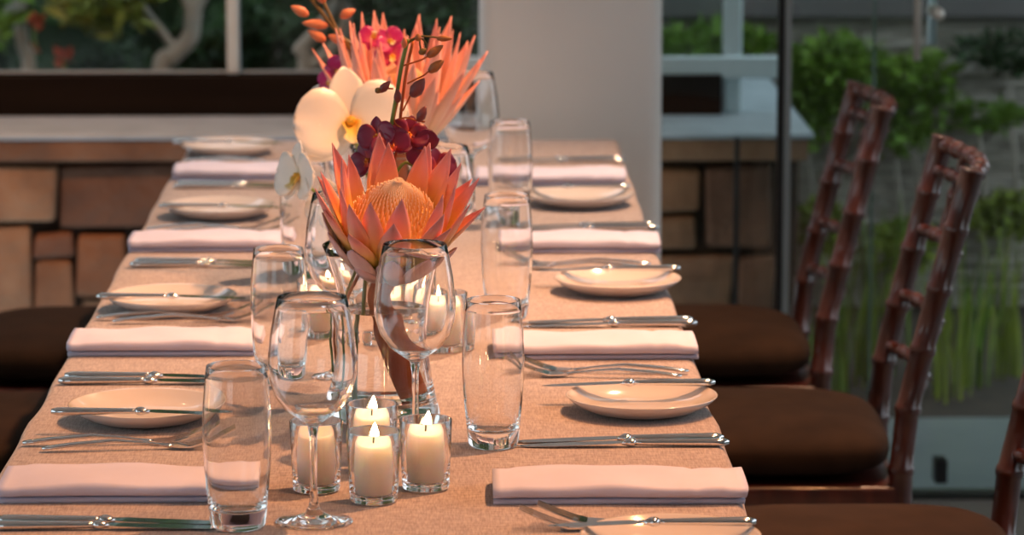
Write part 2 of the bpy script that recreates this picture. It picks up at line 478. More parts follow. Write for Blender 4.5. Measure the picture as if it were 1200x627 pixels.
# ---- garden
def leaves(name, pts, size, m, parent=None, up=.4, aspect=.5):
    vs, fs = [], []
    for p in pts:
        s = size * random.uniform(.6, 1.4)
        d = Vector((random.gauss(0, 1), random.gauss(0, 1), random.gauss(0, .6) + up)).normalized()
        n = Vector((random.gauss(0, 1), random.gauss(0, 1) - .8, random.gauss(0, 1) + .8))
        t = d.cross(n).normalized()
        n = t.cross(d)
        i = len(vs)
        p = Vector(p)
        vs += [p, p + d * s * .45 + t * s * aspect * .5 + n * s * .06, p + d * s, p + d * s * .45 - t * s * aspect * .5 + n * s * .06, p + d * s * .5 - n * s * .08]
        fs += [(i, i + 1, i + 4), (i + 1, i + 2, i + 4), (i + 2, i + 3, i + 4), (i + 3, i, i + 4)]
    return mk(name, mesh(name, vs, fs, False), m, parent)
def blob(c, r, n):
    out = []
    for _ in range(n):
        d = Vector((random.gauss(0, 1), random.gauss(0, 1), random.gauss(0, 1))).normalized() * random.uniform(.3, 1) ** .6
        out.append((c[0] + d.x * r[0], c[1] + d.y * r[1], c[2] + d.z * r[2]))
    return out
# slate wall, stacked thin courses
SY = 8.88
sw = tag(empty('garden_wall', (0, SY, 0)), 'dry-stacked grey slate wall overgrown with climbers outside the glass door', 'wall', kind='structure')
vs, fs = [], []
z = 0
random.seed(11)
while z < .74:
    h = random.uniform(.010, .022)
    x = .2 + random.uniform(-.1, 0)
    while x < 4.4:
        l = random.uniform(.08, .30)
        y = random.uniform(-.012, .014)
        i = len(vs)
        e = .0015
        for dz in (z + e, z + h - e):
            vs += [(x + e, y, dz), (x + l - e, y + random.uniform(-.004, .004), dz), (x + l - e, .1, dz), (x + e, .1, dz)]
        fs += [(i, i + 1, i + 5, i + 4), (i + 1, i + 2, i + 6, i + 5), (i + 3, i, i + 4, i + 7), (i + 4, i + 5, i + 6, i + 7), (i + 3, i + 2, i + 1, i)]
        x += l
    z += h
tag(mk('slate_courses', mesh('slate', vs, fs, False), M['slate'], sw), kind='stuff')
mk('core', boxm('core', .2, 4.4, .03, .3, 0, .75), M['mortar'], sw)
mk('concrete_cap', boxm('cap', .2, 4.4, -.035, .4, at(1050, 24, SY - .04).z, 1.15, .01, 1), M['concrete'], sw)
random.seed(21)
def climber(px, py, rx, rz, n, m, label, size=.036):
    n = int(n * 1.5)
    c = at(px, py, SY - .04)
    t = tag(empty('climbing_plant', (c.x, SY - .03, 0)), label, 'climber', 'climbers on the slate wall')
    lv = leaves('foliage', [(p[0], p[1], max(p[2], .02)) for p in blob((0, -.075, c.z), (rx, .04, rz), n)], size, m, t)
    tag(lv, kind='stuff')
    mk('stem', tube('stem', [(0, 0, 0), (.02, -.01, c.z * .5), (-.01, -.01, c.z)], .006, 6), M['bark'], t)
climber(975, 85, .13, .10, 650, M['leaf_mid'], 'mid-green climber on the slate wall behind the first chair back')
climber(945, 120, .09, .12, 300, M['leaf_mid'], 'leafy climber on the slate wall next to the grey edge post')
climber(1070, 95, .11, .08, 300, M['leaf_mid'], 'lush climber on the slate wall below the door pull bars')
climber(1050, 150, .10, .06, 130, M['leaf_mid'], 'low part-leafed climber on the slate wall between the two chair backs')
climber(960, 265, .08, .07, 260, M['leaf_lime'], 'lime-green plant low on the slate wall beside the edge post')
climber(1060, 285, .07, .07, 260, M['leaf_lime'], 'yellow-green plant low on the slate wall between the chair backs')
climber(1185, 60, .16, .05, 200, M['leaf_dark'], 'dark climber on the slate wall at the upper right')
climber(1150, 135, .12, .04, 110, M['leaf_mid'], 'sparse trailing climber on the slate wall above the second chair')
climber(1175, 250, .10, .06, 160, M['leaf_lime'], 'lime climber low on the slate wall at the right edge')
climber(835, 52, .16, .05, 420, M['leaf_mid'], 'green climber seen under the pale window bar')
# grass-like plants in the bed
def tuft(px, py, Y, n, hgt, label, m):
    c = at(px, py, Y)
    t = tag(empty('grass_plant', (c.x, Y, -.005)), label, 'plant', 'strappy plants in the bed')
    vs, fs = [], []
    for _ in range(n):
        a = random.uniform(0, 6.28); ln = hgt * random.uniform(.6, 1.1); sp_ = random.uniform(.05, .35)
        b = Vector((random.gauss(0, .03), random.gauss(0, .03), 0))
        d = Vector((math.cos(a), math.sin(a), 0)); s = Vector((-d.y, d.x, 0))
        i = len(vs); K = 5
        for k in range(K + 1):
            u = k / K
            p = b + d * (ln * sp_ * u * u) + Vector((0, 0, ln * (u - .25 * sp_ * u * u)))
            wd = .0038 * (1 - u ** 2) + .0005
            vs += [p - s * wd, p + s * wd]
        for k in range(K):
            fs.append((i + 2 * k, i + 2 * k + 1, i + 2 * k + 3, i + 2 * k + 2))
    tag(mk('blades', mesh('blades', vs, fs), m, t), kind='stuff')
random.seed(5)
for k, (px, wh, mm) in enumerate(((968, 'behind the farthest chair seat', 'leaf_mid'), (1000, 'between the farthest chair and its neighbour', 'leaf_lime'), (1030, 'just left of the second chair back', 'leaf_mid'),
                               (1110, 'just right of the second chair back', 'leaf_lime'), (1140, 'in the bed between second chair and right edge', 'leaf_mid'), (1175, 'in the bed at the right edge of the view', 'leaf_lime'))):
    tuft(px, 470, 7.75 + .12 * (k % 3), 18, .40, 'strappy green plant ' + wh, M[mm])
# trees behind the window
def tree(label, paths, rad, Y, leafpts=None, lm='leaf_mid', ls=.06):
    base = at(*paths[0][0], Y)
    t = tag(empty('garden_tree', (base.x, Y, 0)), label, 'tree', 'pale-barked trees behind the window')
    o = Vector((base.x, Y, 0))
    for k, (pp, r) in enumerate(zip(paths, rad)):
        pts = [at(x, y, Y) - o for x, y in pp]
        if k == 0: pts = [Vector((pts[0].x - .03, 0, 0))] + pts
        pts = spline(pts, 6)
        n_ = len(pts)
        mk('trunk' if k == 0 else 'branch', tube('limb', pts, [r * (1.12 - .35 * i / n_) for i in range(n_)], 10), M['bark'], t)
    if leafpts:
        lv = []
        for (x, y, rr, n) in leafpts:
            c = at(x, y, Y - .1) - o
            lv += blob(c, (rr, .12, rr * .7), n)
        tag(leaves('foliage', lv, ls, M[lm], t), kind='stuff')
YT = 9.6
tree('pale tree trunk at far left behind the window', [[(34, 92), (27, 55), (24, 20), (24, -40), (40, -160), (20, -420)], [(24, 5), (0, 20), (-30, 60)]], [.019, .012], YT, [(-8, 35, .05, 40), (-12, -30, .12, 90), (20, -400, .7, 900)])
tree('pale forked tree trunk left of the window post', [[(188, 92), (200, 68), (222, 45), (228, 10), (246, -40), (260, -200), (240, -450)], [(228, 22), (216, -8), (200, -60)], [(205, 58), (190, 38), (166, 5), (150, -40)]], [.025, .016, .012], YT,
     [(105, 5, .13, 90), (130, -12, .14, 120), (260, -430, .8, 900)], 'leaf_gold', .07)
tree('small pale V-shaped shrub trunk right of the window post', [[(358, 84), (350, 62), (372, 36), (395, 0), (420, -80)], [(362, 78), (385, 60), (402, 35), (410, -30)]], [.02, .018], YT - .2, [(410, -80, .3, 300)], 'leaf_dark')
random.seed(9)
def shrub(px, py, Y, rx, rz, n, m, label, size=.06):
    c = at(px, py, Y)
    t = tag(empty('garden_shrub', (c.x, Y, .4 if Y < 9.35 else 0)), label, 'shrub', 'shrubs behind the window')
    zb_ = t.location.z
    tag(leaves('foliage', [(p[0], p[1], max(p[2], .02)) for p in blob((0, 0, c.z - zb_), (rx, .15, rz), n)], size, m, t), kind='stuff')
    mk('stem', tube('stem', [(0, 0, 0), (.01, 0, c.z - zb_)], .008, 6), M['bark'], t)
shrub(130, 74, 9.9, .10, .04, 160, M['leaf_dark'], 'small green shrub between the two pale trunks')
shrub(245, 72, 10.0, .10, .06, 260, M['leaf_dark'], 'dark shrub beside the forked trunk')
shrub(320, 60, 10.0, .14, .10, 420, M['leaf_dark'], 'dark green shrub right of the window post')
shrub(-10, 60, 9.9, .05, .05, 160, M['leaf_dark'], 'green shrub at the far left edge behind the trunk')
shrub(500, 30, 10.0, .2, .12, 400, M['leaf_dark'], 'dark shrub behind the far protea blooms')
for px, py, lab in ((75, 68, 'red-orange blossom low between the pale trunks'), (40, 25, 'red-orange blossom beside the far left trunk'), (33, 60, 'small red blossom next to the far left trunk base')):
    c = at(px, py, 9.75)
    t = tag(empty('garden_blossom', (c.x, 9.75, 0)), lab, 'flower', 'red blossoms in the garden')
    mk('stem', tube('stem', [(0, 0, 0), (0, 0, c.z)], .004, 6), M['green_stem'], t)
    leaves('petals', blob((0, 0, c.z), (.02, .02, .014), 22), .03, M['petal_red'], t, aspect=.8)
# tall dark hedge closing the garden
random.seed(4)
hedge = tag(empty('hedge', (0, 11.4, 0)), 'tall dark evergreen hedge closing the garden', 'hedge', kind='structure')
mk('hedge_body', boxm('hb', -8, 8, .5, 1.2, 0, 4.9), M['leaf_dark'], hedge)
pts = [(random.uniform(-7, 7), random.uniform(-.1, .55), random.uniform(0, 5)) for _ in range(12000)]
tag(leaves('foliage', pts, .16, M['leaf_dark'], hedge), kind='stuff')
pts = [(random.uniform(-7, 7), random.uniform(-.25, .1), random.uniform(.9, 5)) for _ in range(5000)]
tag(leaves('foliage', pts, .13, M['leaf_mid'], hedge), kind='stuff')
# side garden hedge seen by the right-hand glazing
hedge2 = tag(empty('hedge', (7.2, 2, 0)), 'green hedge outside the right-hand glazing', 'hedge', kind='structure')
mk('hedge_body', boxm('hb', .3, .9, -5, 6, 0, 2.0), M['leaf_dark'], hedge2)
pts = [(random.uniform(-.1, .4), random.uniform(-5, 6), random.uniform(0, 2.1)) for _ in range(4000)]
tag(leaves('foliage', pts, .16, M['leaf_mid'], hedge2), kind='stuff')
struct('left_terrace', boxm('lterr', -8, -3.73, -1.62, 7.5, -.12, -.004), M['paving'], label='grey terrace outside the left windows', cat='terrace')
struct('rear_terrace', boxm('rterr', -8, 3.4, -9, -1.63, -.12, -.004), M['paving'], label='grey terrace outside the window behind the camera', cat='terrace')
struct('side_terrace', boxm('terr', 3.53, 7.6, -9, 7.5, -.12, -.004), M['paving'], label='grey terrace outside the right-hand glazing', cat='terrace')

# ------------------------------------------------------------------ ceiling lamps
def downlight(x, y, p, k):
    t = tag(empty('recessed_downlight', (x, y, CEIL)), 'recessed halogen downlight in the ceiling ' + ('right of the middle settings', 'right of the farther settings', 'right of the nearest settings', 'left of the table end', 'above the far left stone wall')[k], 'downlight', 'ceiling downlights')
    mk('trim_ring', lathe('trim_ring', [(.030, -.004), (.045, -.006), (.048, 0), (.030, 0)], 24, closed=True), M['chrome'], t)
    mk('bulb', lathe('bulb', [(0, -.001), (.022, -.001), (.024, .004)], 16), M['bulb'], t)
    ld = bpy.data.lights.new('halogen', 'SPOT')
    ld.energy = p; ld.color = LAMP_COL if k != 1 else (1.0, .60, .36); ld.spot_size = R(74); ld.spot_blend = .7; ld.shadow_soft_size = .03
    lo = bpy.data.objects.new('halogen_beam', ld); C.objects.link(lo)
    lo.parent = t; lo.location = (0, 0, -.02)
    tgt = (Vector((-.12, 3.9, TZ)), Vector((-.12, 5.2, TZ)), Vector((-.1, 2.9, TZ)), Vector((-1.2, 7.5, .30)), Vector((-1.2, 7.6, .35)))[k]
    d = tgt - Vector((x, y, CEIL))
    lo.rotation_euler = d.to_track_quat('-Z', 'Y').to_euler()
for k, (x, y, p) in enumerate(LAMPS): downlight(x, y, p, k)

# ------------------------------------------------------------------ table and cloth
TX0, TX1, TY0, TY1 = -.474, .289, 2.35, 6.325
tb = tag(empty('dining_table', (-.0925, 4.34, 0)), 'long narrow dining table under the linen cloth', 'table')
hw, hl = (TX1 - TX0) / 2 - .006, (TY1 - TY0) / 2 - .006
mk('table_top', boxm('table_top', -hw, hw, -hl, hl, .715, .745, .004, 1), M['leg_metal'], tb)
for sx in (-1, 1):
    for yy in (-hl + .15, hl - .15):
        mk('leg', boxm('leg', sx * (hw - .09) - .025, sx * (hw - .09) + .025, yy - .025, yy + .025, 0, .715, .004, 1), M['leg_metal'], tb)
# cloth: grid on top, rounded edge, hanging sides with soft folds
vs, fs = [], []
nx, ny = 22, 110
prof = [(-.012, .52), (-.010, .60), (-.006, .68), (-.002, .728), (.000, .741), (.004, .7475), (.010, .75)]   # distance inside the edge, height
def edge_shift(y):
    return -.002 + .0028 * math.exp(-((y - 3.86) / .05) ** 2) + .0012 * math.sin(y * 9.1) + .0008 * math.sin(y * 23 + 1)
cols = [('L', i) for i in range(len(prof))] + [('T', k / nx) for k in range(1, nx)] + [('R', i) for i in range(len(prof) - 1, -1, -1)]
def ring(y, zcap=None, dy=0):
    out = []
    for c in cols:
        if c[0] == 'T':
            xx = lerp(TX0 + .01, TX1 - .01, c[1]); zz = .75
        else:
            d, zz = prof[c[1]]
            fold = (.75 - zz) / .23
            sh = edge_shift(y) + .012 * fold * math.sin(y * 14) + .006 * fold * math.sin(y * 31)
            xx = TX0 + d - sh if c[0] == 'L' else TX1 - d + sh
        if zcap is not None: zz = min(zz, zcap)
        out.append((xx, y + dy, zz))
    return out
rows = []
for d, zc_ in prof[:-1]: rows.append(ring(TY0 + d, zc_))
for k in range(ny + 1): rows.append(ring(lerp(TY0 + .01, TY1 - .01, k / ny)))
for d, zc_ in prof[:-1][::-1]: rows.append(ring(TY1 - d, zc_))
W_ = len(cols)
for r_ in rows: vs += r_
for i in range(len(rows) - 1):
    for k in range(W_ - 1):
        fs.append((i * W_ + k, i * W_ + k + 1, (i + 1) * W_ + k + 1, (i + 1) * W_ + k))
tag(mk('tablecloth', mesh('tablecloth', vs, fs), M['linen']), 'tan woven linen tablecloth covering the long table', 'tablecloth')

# ------------------------------------------------------------------ chairs
def ringed(path, r, step=.075, bulge=1.22, n=12):
    "bamboo-turned rod: path resampled, radius swelling to a ring at regular steps"
    path = [Vector(p) for p in path]
    cum = [0]
    for a, b in zip(path, path[1:]): cum.append(cum[-1] + (b - a).length)
    T = cum[-1]
    nodes = []
    cnt = max(1, round(T / step))
    for k in range(cnt + 1):
        c = T * k / cnt
        for d, f in ((-.008, 1), (-.0055, bulge * .96), (-.0015, bulge), (.0015, bulge), (.0055, bulge * .96), (.008, 1)):
            if 0 <= c + d <= T: nodes.append((c + d, f))
    nodes = [(0, 1.05)] + nodes + [(T, 1.05)]
    pts, rad = [], []
    for s, f in nodes:
        for i in range(len(cum) - 1):
            if s <= cum[i + 1] + 1e-9:
                pts.append(path[i].lerp(path[i + 1], (s - cum[i]) / max(1e-9, cum[i + 1] - cum[i]))); break
        rad.append(r * f)
    return tube_data(pts, rad, n)
def rmesh(name, *rods):
    vs, fs = [], []
    for v, f in rods:
        o = len(vs); vs += v; fs += [[i + o for i in q] for q in f]
    return mesh(name, vs, fs)
HW = .185
def bowed(z, y0, y1, x0, bow, n=10):
    return [(x0 + bow * (1 - ((y0 + (y1 - y0) * k / n) / HW) ** 2), y0 + (y1 - y0) * k / n, z) for k in range(n + 1)]
def stile_x(z):
    return interp([(0, .235), (.25, .205), (.42, .200), (.52, .208), (.60, .226), (.75, .263), (.88, .297)], z)
def make_chair():
    t = empty('ballroom_chair')
    for s in (-1, 1):
        path = [(stile_x(z), s * (HW + (.01 if z < .1 else 0)), z) for z in [0, .12, .25, .36, .45, .53, .60, .68, .75, .82, .875]]
        mk('back_post', rmesh('back_post', ringed(spline(path, 4), .0170, .0875, 1.14)), M['wood'], t)
        mk('leg', rmesh('leg', ringed([(-.195, s * .185, 0), (-.19, s * .18, .40)], .0145, .1)), M['wood'], t)
    fr = mk('seat_frame', boxm('seat_frame', -.212, .200, -.200, .200, .388, .420, .008, 3), M['wood'], t)
    # cushion: superellipse pad
    vs, fs = [], []
    nr, ns = 16, 48
    for i in range(nr + 1):
        a = i / nr * math.pi
        zz = -math.cos(a); rr = math.sin(a)
        zz = math.copysign(abs(zz) ** .75, zz); rr = rr ** .45
        for k in range(ns):
            th = 2 * math.pi * k / ns
            cx, sx_ = math.cos(th), math.sin(th)
            ex_ = .42
            X = math.copysign(abs(cx) ** ex_, cx) * rr * .207; Y_ = math.copysign(abs(sx_) ** ex_, sx_) * rr * .203
            vs.append((X - .012, Y_, .458 + zz * .036 + (.012 * (1 - rr ** 2) if zz > 0 else 0)))
        if i:
            for k in range(ns):
                o = (i - 1) * ns
                fs.append((o + k, o + (k + 1) % ns, o + ns + (k + 1) % ns, o + ns + k))
    mk('cushion', mesh('cushion', vs, fs), M['cushion'], t)
    for z, r_ in ((.862, .0115), (.825, .009), (.735, .0095), (.635, .0095), (.555, .0095)):
        mk('back_rail', rmesh('back_rail', ringed(bowed(z, -HW, HW, stile_x(z), .032), r_, .062, 1.25, 10)), M['wood'], t)
    for k in range(3):
        y = -HW + (k + 1) * 2 * HW / 4
        bow = .032 * (1 - (y / HW) ** 2)
        mk('spindle', rmesh('spindle', ringed([(stile_x(z) + bow, y, z) for z in (.735, .78, .83, .86)], .0065, .06, 1.3, 8)), M['wood'], t)
    for s in (-1, 1):
        mk('stretcher', rmesh('stretcher', ringed([(-.19, s * .182, .20), (.21, s * .187, .20)], .009, .1, 1.25, 8)), M['wood'], t)
    mk('stretcher', rmesh('stretcher', ringed([(-.19, -.18, .26), (-.19, .18, .26)], .009, .1, 1.25, 8)), M['wood'], t)
    mk('stretcher', rmesh('stretcher', ringed([(.208, -.185, .26), (.208, .185, .26)], .009, .1, 1.25, 8)), M['wood'], t)
    return t
def copy_tree(o, parent=None):
    c = o.copy(); C.objects.link(c); c.parent = parent
    for ch in o.children: copy_tree(ch, c)
    return c
proto = make_chair()
first = True
for x, y, rz, lab in ((.393, 5.92, 0, 'mahogany bamboo-turned ballroom chair with brown cushion, farthest on the right'),
                      (.437, 5.185, R(-1.5), 'mahogany bamboo-turned ballroom chair with brown cushion, in the middle on the right'),
                      (.515, 4.40, 0, 'mahogany bamboo-turned ballroom chair with brown cushion, cut by the right frame edge'),
                      (-.625, 5.92, math.pi, 'mahogany ballroom chair on the left against the stone wall, only its brown seat showing'),
                      (-.62, 5.17, math.pi, 'mahogany ballroom chair on the left, nearer of the two brown seats showing there')):
    o = proto if first else copy_tree(proto)
    first = False
    o.location = (x, y, 0); o.rotation_euler = (0, 0, rz)
    tag(o, lab, 'chair', 'ballroom chairs along the table')

# ------------------------------------------------------------------ table settings
def napkin_mesh(seed, layers=3, roll=False):
    rnd = random.Random(seed)
    Lx, D, T = .25, .092, .0052
    # folded strip profile in (y, z): zigzag from the open front edge at the bottom to the top layer
    pr = []
    def line(y0, y1, z, n=8):
        for k in range(n + 1): pr.append((lerp(y0, y1, k / n), z))
    def arc(y, z, r, sgn, n=6):
        for k in range(1, n): 
            a = -math.pi / 2 + math.pi * k / n
            pr.append((y + sgn * r * math.cos(a), z + r * math.sin(a)))
    z = T * .5
    side = 1
    line(-D / 2, D / 2, z)
    for k in range(layers - 1):
        rr = T * .60
        arc(side * D / 2, z + rr, rr, side)
        z += 2 * rr
        line(side * D / 2, -side * D / 2 * (1 if k < layers - 2 else .98), z)
        side = -side
    nseg = 30
    th = T * .44
    vs, fs = [], []
    ph = [rnd.uniform(0, 6.28) for _ in range(6)]
    m = len(pr)
    # outline: offset both sides of the strip
    nor = []
    for i, p in enumerate(pr):
        a, b = pr[max(0, i - 1)], pr[min(m - 1, i + 1)]
        t = Vector((b[0] - a[0], b[1] - a[1])).normalized()
        nor.append((-t.y, t.x))
    outl = [(p[0] + n[0] * th, p[1] + n[1] * th) for p, n in zip(pr, nor)] + [(p[0] - n[0] * th, p[1] - n[1] * th) for p, n in list(zip(pr, nor))[::-1]]
    K = len(outl)
    zt = z + th
    for s in range(nseg + 1):
        u = s / nseg
        for (y, zz) in outl:
            g = zz / zt
            xs_ = 1 - .02 * g * math.sin(ph[0])
            X = (u - .5) * Lx * xs_ + g * .003 * math.sin(ph[5])
            dz = g * g * (.0010 * math.sin(u * 7 + ph[1]) + .0008 * math.sin(u * 15 + ph[2] + y * 40) + .0022 * (1 - (2 * y / D) ** 2))
            if u > .9 or u < .1: dz -= g * .0012
            dy = g * (.003 * math.sin(u * 4 + ph[3]) + .0015 * math.sin(u * 11 + ph[4]))
            cr = .0012 * g * math.exp(-((u - .80) / .012) ** 2)
            vs.append((X, y + dy, max(.0002, zz + dz - cr)))
    for s in range(nseg):
        for k in range(K):
            fs.append((s * K + k, s * K + (k + 1) % K, (s + 1) * K + (k + 1) % K, (s + 1) * K + k))
    fs.append(list(range(K))[::-1]); fs.append([nseg * K + k for k in range(K)])
    return mesh('napkin', vs, fs)
def plate_mesh():
    r = .084
    return lathe('plate', [(0, .0035), (.045, .0035), (.060, .0065), (.074, .0130), (r - .002, .0188), (r, .0200), (r + .0006, .0192), (.077, .0118), (.064, .0045), (.052, .0006), (.045, 0), (.043, .0012), (0, .0015)], 64)
PLATE = plate_mesh()
def knife_parts(Lh=.100, Lb=.118, hw_=.0070, hh=.0050, bw=.0085):
    n = 14
    pth, rad = [], []
    for k in range(n + 1):
        u = k / n
        f = interp([(0, .55), (.04, .95), (.10, 1), (.85, .72), (1, .66)], u)
        pth.append((u * Lh, 0, hh)); rad.append((hw_ * f, hh * f))
    h = tube('knife_handle', pth, rad, 12)
    b = tube('bolster', [(Lh - .001, 0, hh), (Lh + .002, 0, hh), (Lh + .006, 0, hh), (Lh + .009, 0, hh), (Lh + .014, 0, hh * .8)], [(.0048, .0034), (.0066, .0047), (.0066, .0047), (.005, .0034), (.0045, .0018)], 12)
    vs, fs = [], []
    K = 16
    x0 = Lh + .011
    for k in range(K + 1):
        u = k / K
        top = bw * interp([(0, .55), (.12, .8), (.7, .75), (.9, .45), (1, -.05)], u)
        bot = -bw * interp([(0, .5), (.1, .95), (.6, 1.05), (.85, .75), (1, .10)], u)
        th = .0010 * (1 - .5 * u)
        z = hh * lerp(1.0, .24, u)
        vs += [(x0 + u * Lb, top, z - th), (x0 + u * Lb, bot, z - .2 * th), (x0 + u * Lb, bot, z + .2 * th), (x0 + u * Lb, top, z + th)]
    for k in range(K):
        a = 4 * k
        for j in range(4): fs.append((a + j, a + (j + 1) % 4, a + 4 + (j + 1) % 4, a + 4 + j))
    fs += [(0, 3, 2, 1), tuple(4 * K + j for j in range(4))]
    bl = mesh('blade', vs, fs, False)
    return h, b, bl
KN = knife_parts()
BK = knife_parts(.092, .092, .0062, .0046, .0078)
for me in (*KN, *BK): me.materials.append(M['steel'])
def knife(name, parts, loc, rz, label, group, flip=False):
    t = tag(empty(name, loc, rz), label, 'knife', group)
    if flip: t.scale = (1, -1, 1)
    mk('handle', parts[0], None, t); mk('bolster', parts[1], None, t); mk('blade', parts[2], None, t)
    return t
def fork_parts():
    def zc(x):
        return interp([(0, .004), (.03, .0075), (.075, .0105), (.11, .0075), (.135, .0035), (.155, .0035), (.17, .0075), (.185, .013), (.203, .0205)], x)
    n = 22
    pth, rad = [], []
    for k in range(n + 1):
        x = .138 * k / n
        wv = interp([(0, .0035), (.008, .0062), (.03, .0058), (.09, .0034), (.12, .0026), (.138, .0050)], x)
        pth.append((x, 0, zc(x))); rad.append((wv, min(.0021, wv * .5)))
    h = tube('fork_handle', pth, rad, 10)
    vs, fs = [], []
    def strip(xs, yf, th):
        o = len(vs)
        for x in xs:
            a, b = yf(x)
            for y, dz in ((a, -th), (b, -th), (b, th), (a, th)): vs.append((x, y, zc(x) + dz + .0004))
        for k in range(len(xs) - 1):
            q = o + 4 * k
            for j in range(4): fs.append((q + j, q + (j + 1) % 4, q + 4 + (j + 1) % 4, q + 4 + j))
        fs.append((o, o + 3, o + 2, o + 1)); e = o + 4 * (len(xs) - 1); fs.append((e, e + 1, e + 2, e + 3))
    hw2 = lambda x: interp([(.134, .0040), (.142, .0095), (.152, .0118), (.162, .0122)], x)
    strip([.134 + .028 * k / 8 for k in range(9)], lambda x: (-hw2(x), hw2(x)), .0009)
    for j in range(4):
        c = -.0095 + .00633 * j
        strip([.160 + .043 * k / 8 for k in range(9)], lambda x: (c - lerp(.0021, .0010, (x - .16) / .043), c + lerp(.0021, .0010, (x - .16) / .043)), .0008)
    hd = mesh('fork_head', vs, fs, False)
    return h, hd
FK = fork_parts()
for me in FK: me.materials.append(M['steel'])
def fork(loc, rz, label, group):
    t = tag(empty('fork', loc, rz), label, 'fork', group)
    mk('handle', FK[0], None, t); mk('head', FK[1], None, t)
POSN = ('nearest', 'second', 'third', 'farthest')
def setting(side, i, nap, plate, kn, fk, bk):
    """nap=(x0, x1, front Y); plate=(x, Y); kn=(handle end x, [Y...]); fk=[(handle end x, Y, angle)...]; bk=(handle end x, Y)"""
    wh = 'at the %s place on the %s side of the table' % (POSN[i], side)
    rz = 0 if side == 'left' else math.pi
    x0, x1, yf = nap
    o = mk('napkin', napkin_mesh(10 * i + (side == 'left')), M['napkin'], None, ((x0 + x1) / 2, yf + .05, TZ), (0, 0, rz if side == 'right' else 0), ((x1 - x0) / .25, 1, 1.12))
    if side == 'left': o.rotation_euler = (0, 0, R(random.uniform(-.6, .6)))
    else: o.rotation_euler = (0, 0, R(random.uniform(-.6, .6)))
    tag(o, 'folded pale pink-white cloth napkin ' + wh, 'napkin', 'folded napkins')
    tag(mk('side_plate', PLATE, M['china'], None, (*plate, TZ)), 'white side plate under a butter knife ' + wh.replace('of the table', '').strip(), 'plate', 'side plates')
    for k, y in enumerate(kn[1]):
        knife('table_knife', KN, (kn[0] + .004 * (k if side == 'left' else -k), y, TZ), rz + R(random.uniform(-.8, .8)), 'steel table knife, %s one of the pair ' % ('nearer', 'farther')[k] + wh.replace('of the table', '').strip(), 'table knives', side == 'right')
    for k, (x, y, a) in enumerate(fk):
        fork((x, y, TZ), rz + a, 'steel fork, %s one of the pair ' % ('nearer', 'farther')[k] + wh.replace('of the table', '').strip(), 'forks')
    knife('butter_knife', BK, (bk[0], bk[1], TZ + .0203), rz, 'steel butter knife lying across the side plate ' + wh.replace('of the table', '').strip(), 'butter knives', side == 'right')
random.seed(2)
def pl(px, py):
    v = onz(px, py, TZ + .0195); return (v.x, v.y)
def bky(px, py):
    v = onz(px, py, TZ + .025); return (v.x, v.y)
setting('left', 0, (-.457, -.190, 3.462), pl(170, 472), (-.447, [3.352, 3.376]), [(-.437, 3.705, R(6)), (-.461, 3.735, R(3.5))], bky(60, 482))
setting('left', 1, (-.468, -.240, 4.245), pl(201, 345), (-.460, [4.074, 4.104]), [(-.435, 4.47, R(5)), (-.458, 4.497, R(4))], bky(113, 347))
setting('left', 2, (-.467, -.235, 5.045), pl(257, 239), (-.453, [4.915, 4.945]), [(-.435, 5.22, R(4)), (-.458, 5.25, R(2))], bky(186, 241))
setting('left', 3, (-.463, -.235, 5.790), pl(268, 167.5), (-.453, [5.70, 5.73]), [(-.44, 5.98, R(3)), (-.46, 6.01, R(2))], bky(203, 166))
setting('right', 0, (.036, .284, 3.447), pl(786, 626), (.289, [3.722, 3.746]), [(.262, 3.330, R(-6)), (.280, 3.352, R(-5))], bky(886, 611))
setting('right', 1, (.046, .290, 4.214), pl(752, 462), (.303, [4.440, 4.466]), [(.262, 4.095, R(-7)), (.272, 4.125, R(-5))], bky(838, 448))
setting('right', 2, (.060, .291, 5.026), pl(724, 325), (.300, [5.245, 5.272]), [(.262, 4.88, R(-6)), (.27, 4.91, R(-4))], bky(797, 314))
setting('right', 3, (.030, .272, 5.720), pl(680, 226), (.285, [6.00, 6.03]), [(.255, 5.62, R(-4)), (.265, 5.645, R(-3))], bky(738, 218))

# ------------------------------------------------------------------ glassware
GL_T = lathe('tumbler', [(0, 0.0006), (.020, .0003), (.0250, .0012), (.0268, .005), (.0285, .022), (.0318, .060), (.0333, .090), (.0325, .120), (.0300, .147), (.0287, .1575), (.0283, .1583), (.0280, .1580), (.0292, .146), (.0315, .119), (.0321, .090), (.0305, .060), (.0268, .028), (.0240, .0205), (.018, .0178), (0, .0170)], 56)
GL_W = lathe('wine_glass', [(0, .0010), (.030, .0002), (.0375, .0008), (.0380, .0018), (.034, .0032), (.018, .0058), (.008, .0105), (.0045, .019), (.0036, .035), (.0034, .060), (.0037, .084), (.0058, .096), (.0140, .1020), (.0265, .1110), (.0370, .1255), (.0428, .1450), (.0432, .1600), (.0405, .1850), (.0358, .2100), (.0335, .2205), (.0330, .2212), (.0325, .2205), (.0348, .2098), (.0394, .1848), (.0420, .1600), (.0416, .1455), (.0360, .1268), (.0258, .1128), (.0135, .1045), (.005, .1022), (0, .1018)], 56)
GL_V = lathe('votive_glass', [(0, .0008), (.020, .0004), (.0232, .002), (.0240, .006), (.0252, .035), (.0268, .0708), (.0266, .0718), (.0260, .0721), (.0254, .0712), (.0237, .036), (.0226, .011), (.0205, .0085), (.012, .0080), (0, .0080)], 48)
VASE_O = [(0, .0030), (.030, .0020), (.045, .0006), (.057, .0004), (.0605, .0030), (.0600, .008), (.0565, .022), (.0515, .045), (.0475, .075), (.0468, .100), (.0500, .130), (.0570, .160), (.0650, .184), (.0684, .1930), (.0682, .1942), (.0668, .1938), (.0632, .184)]
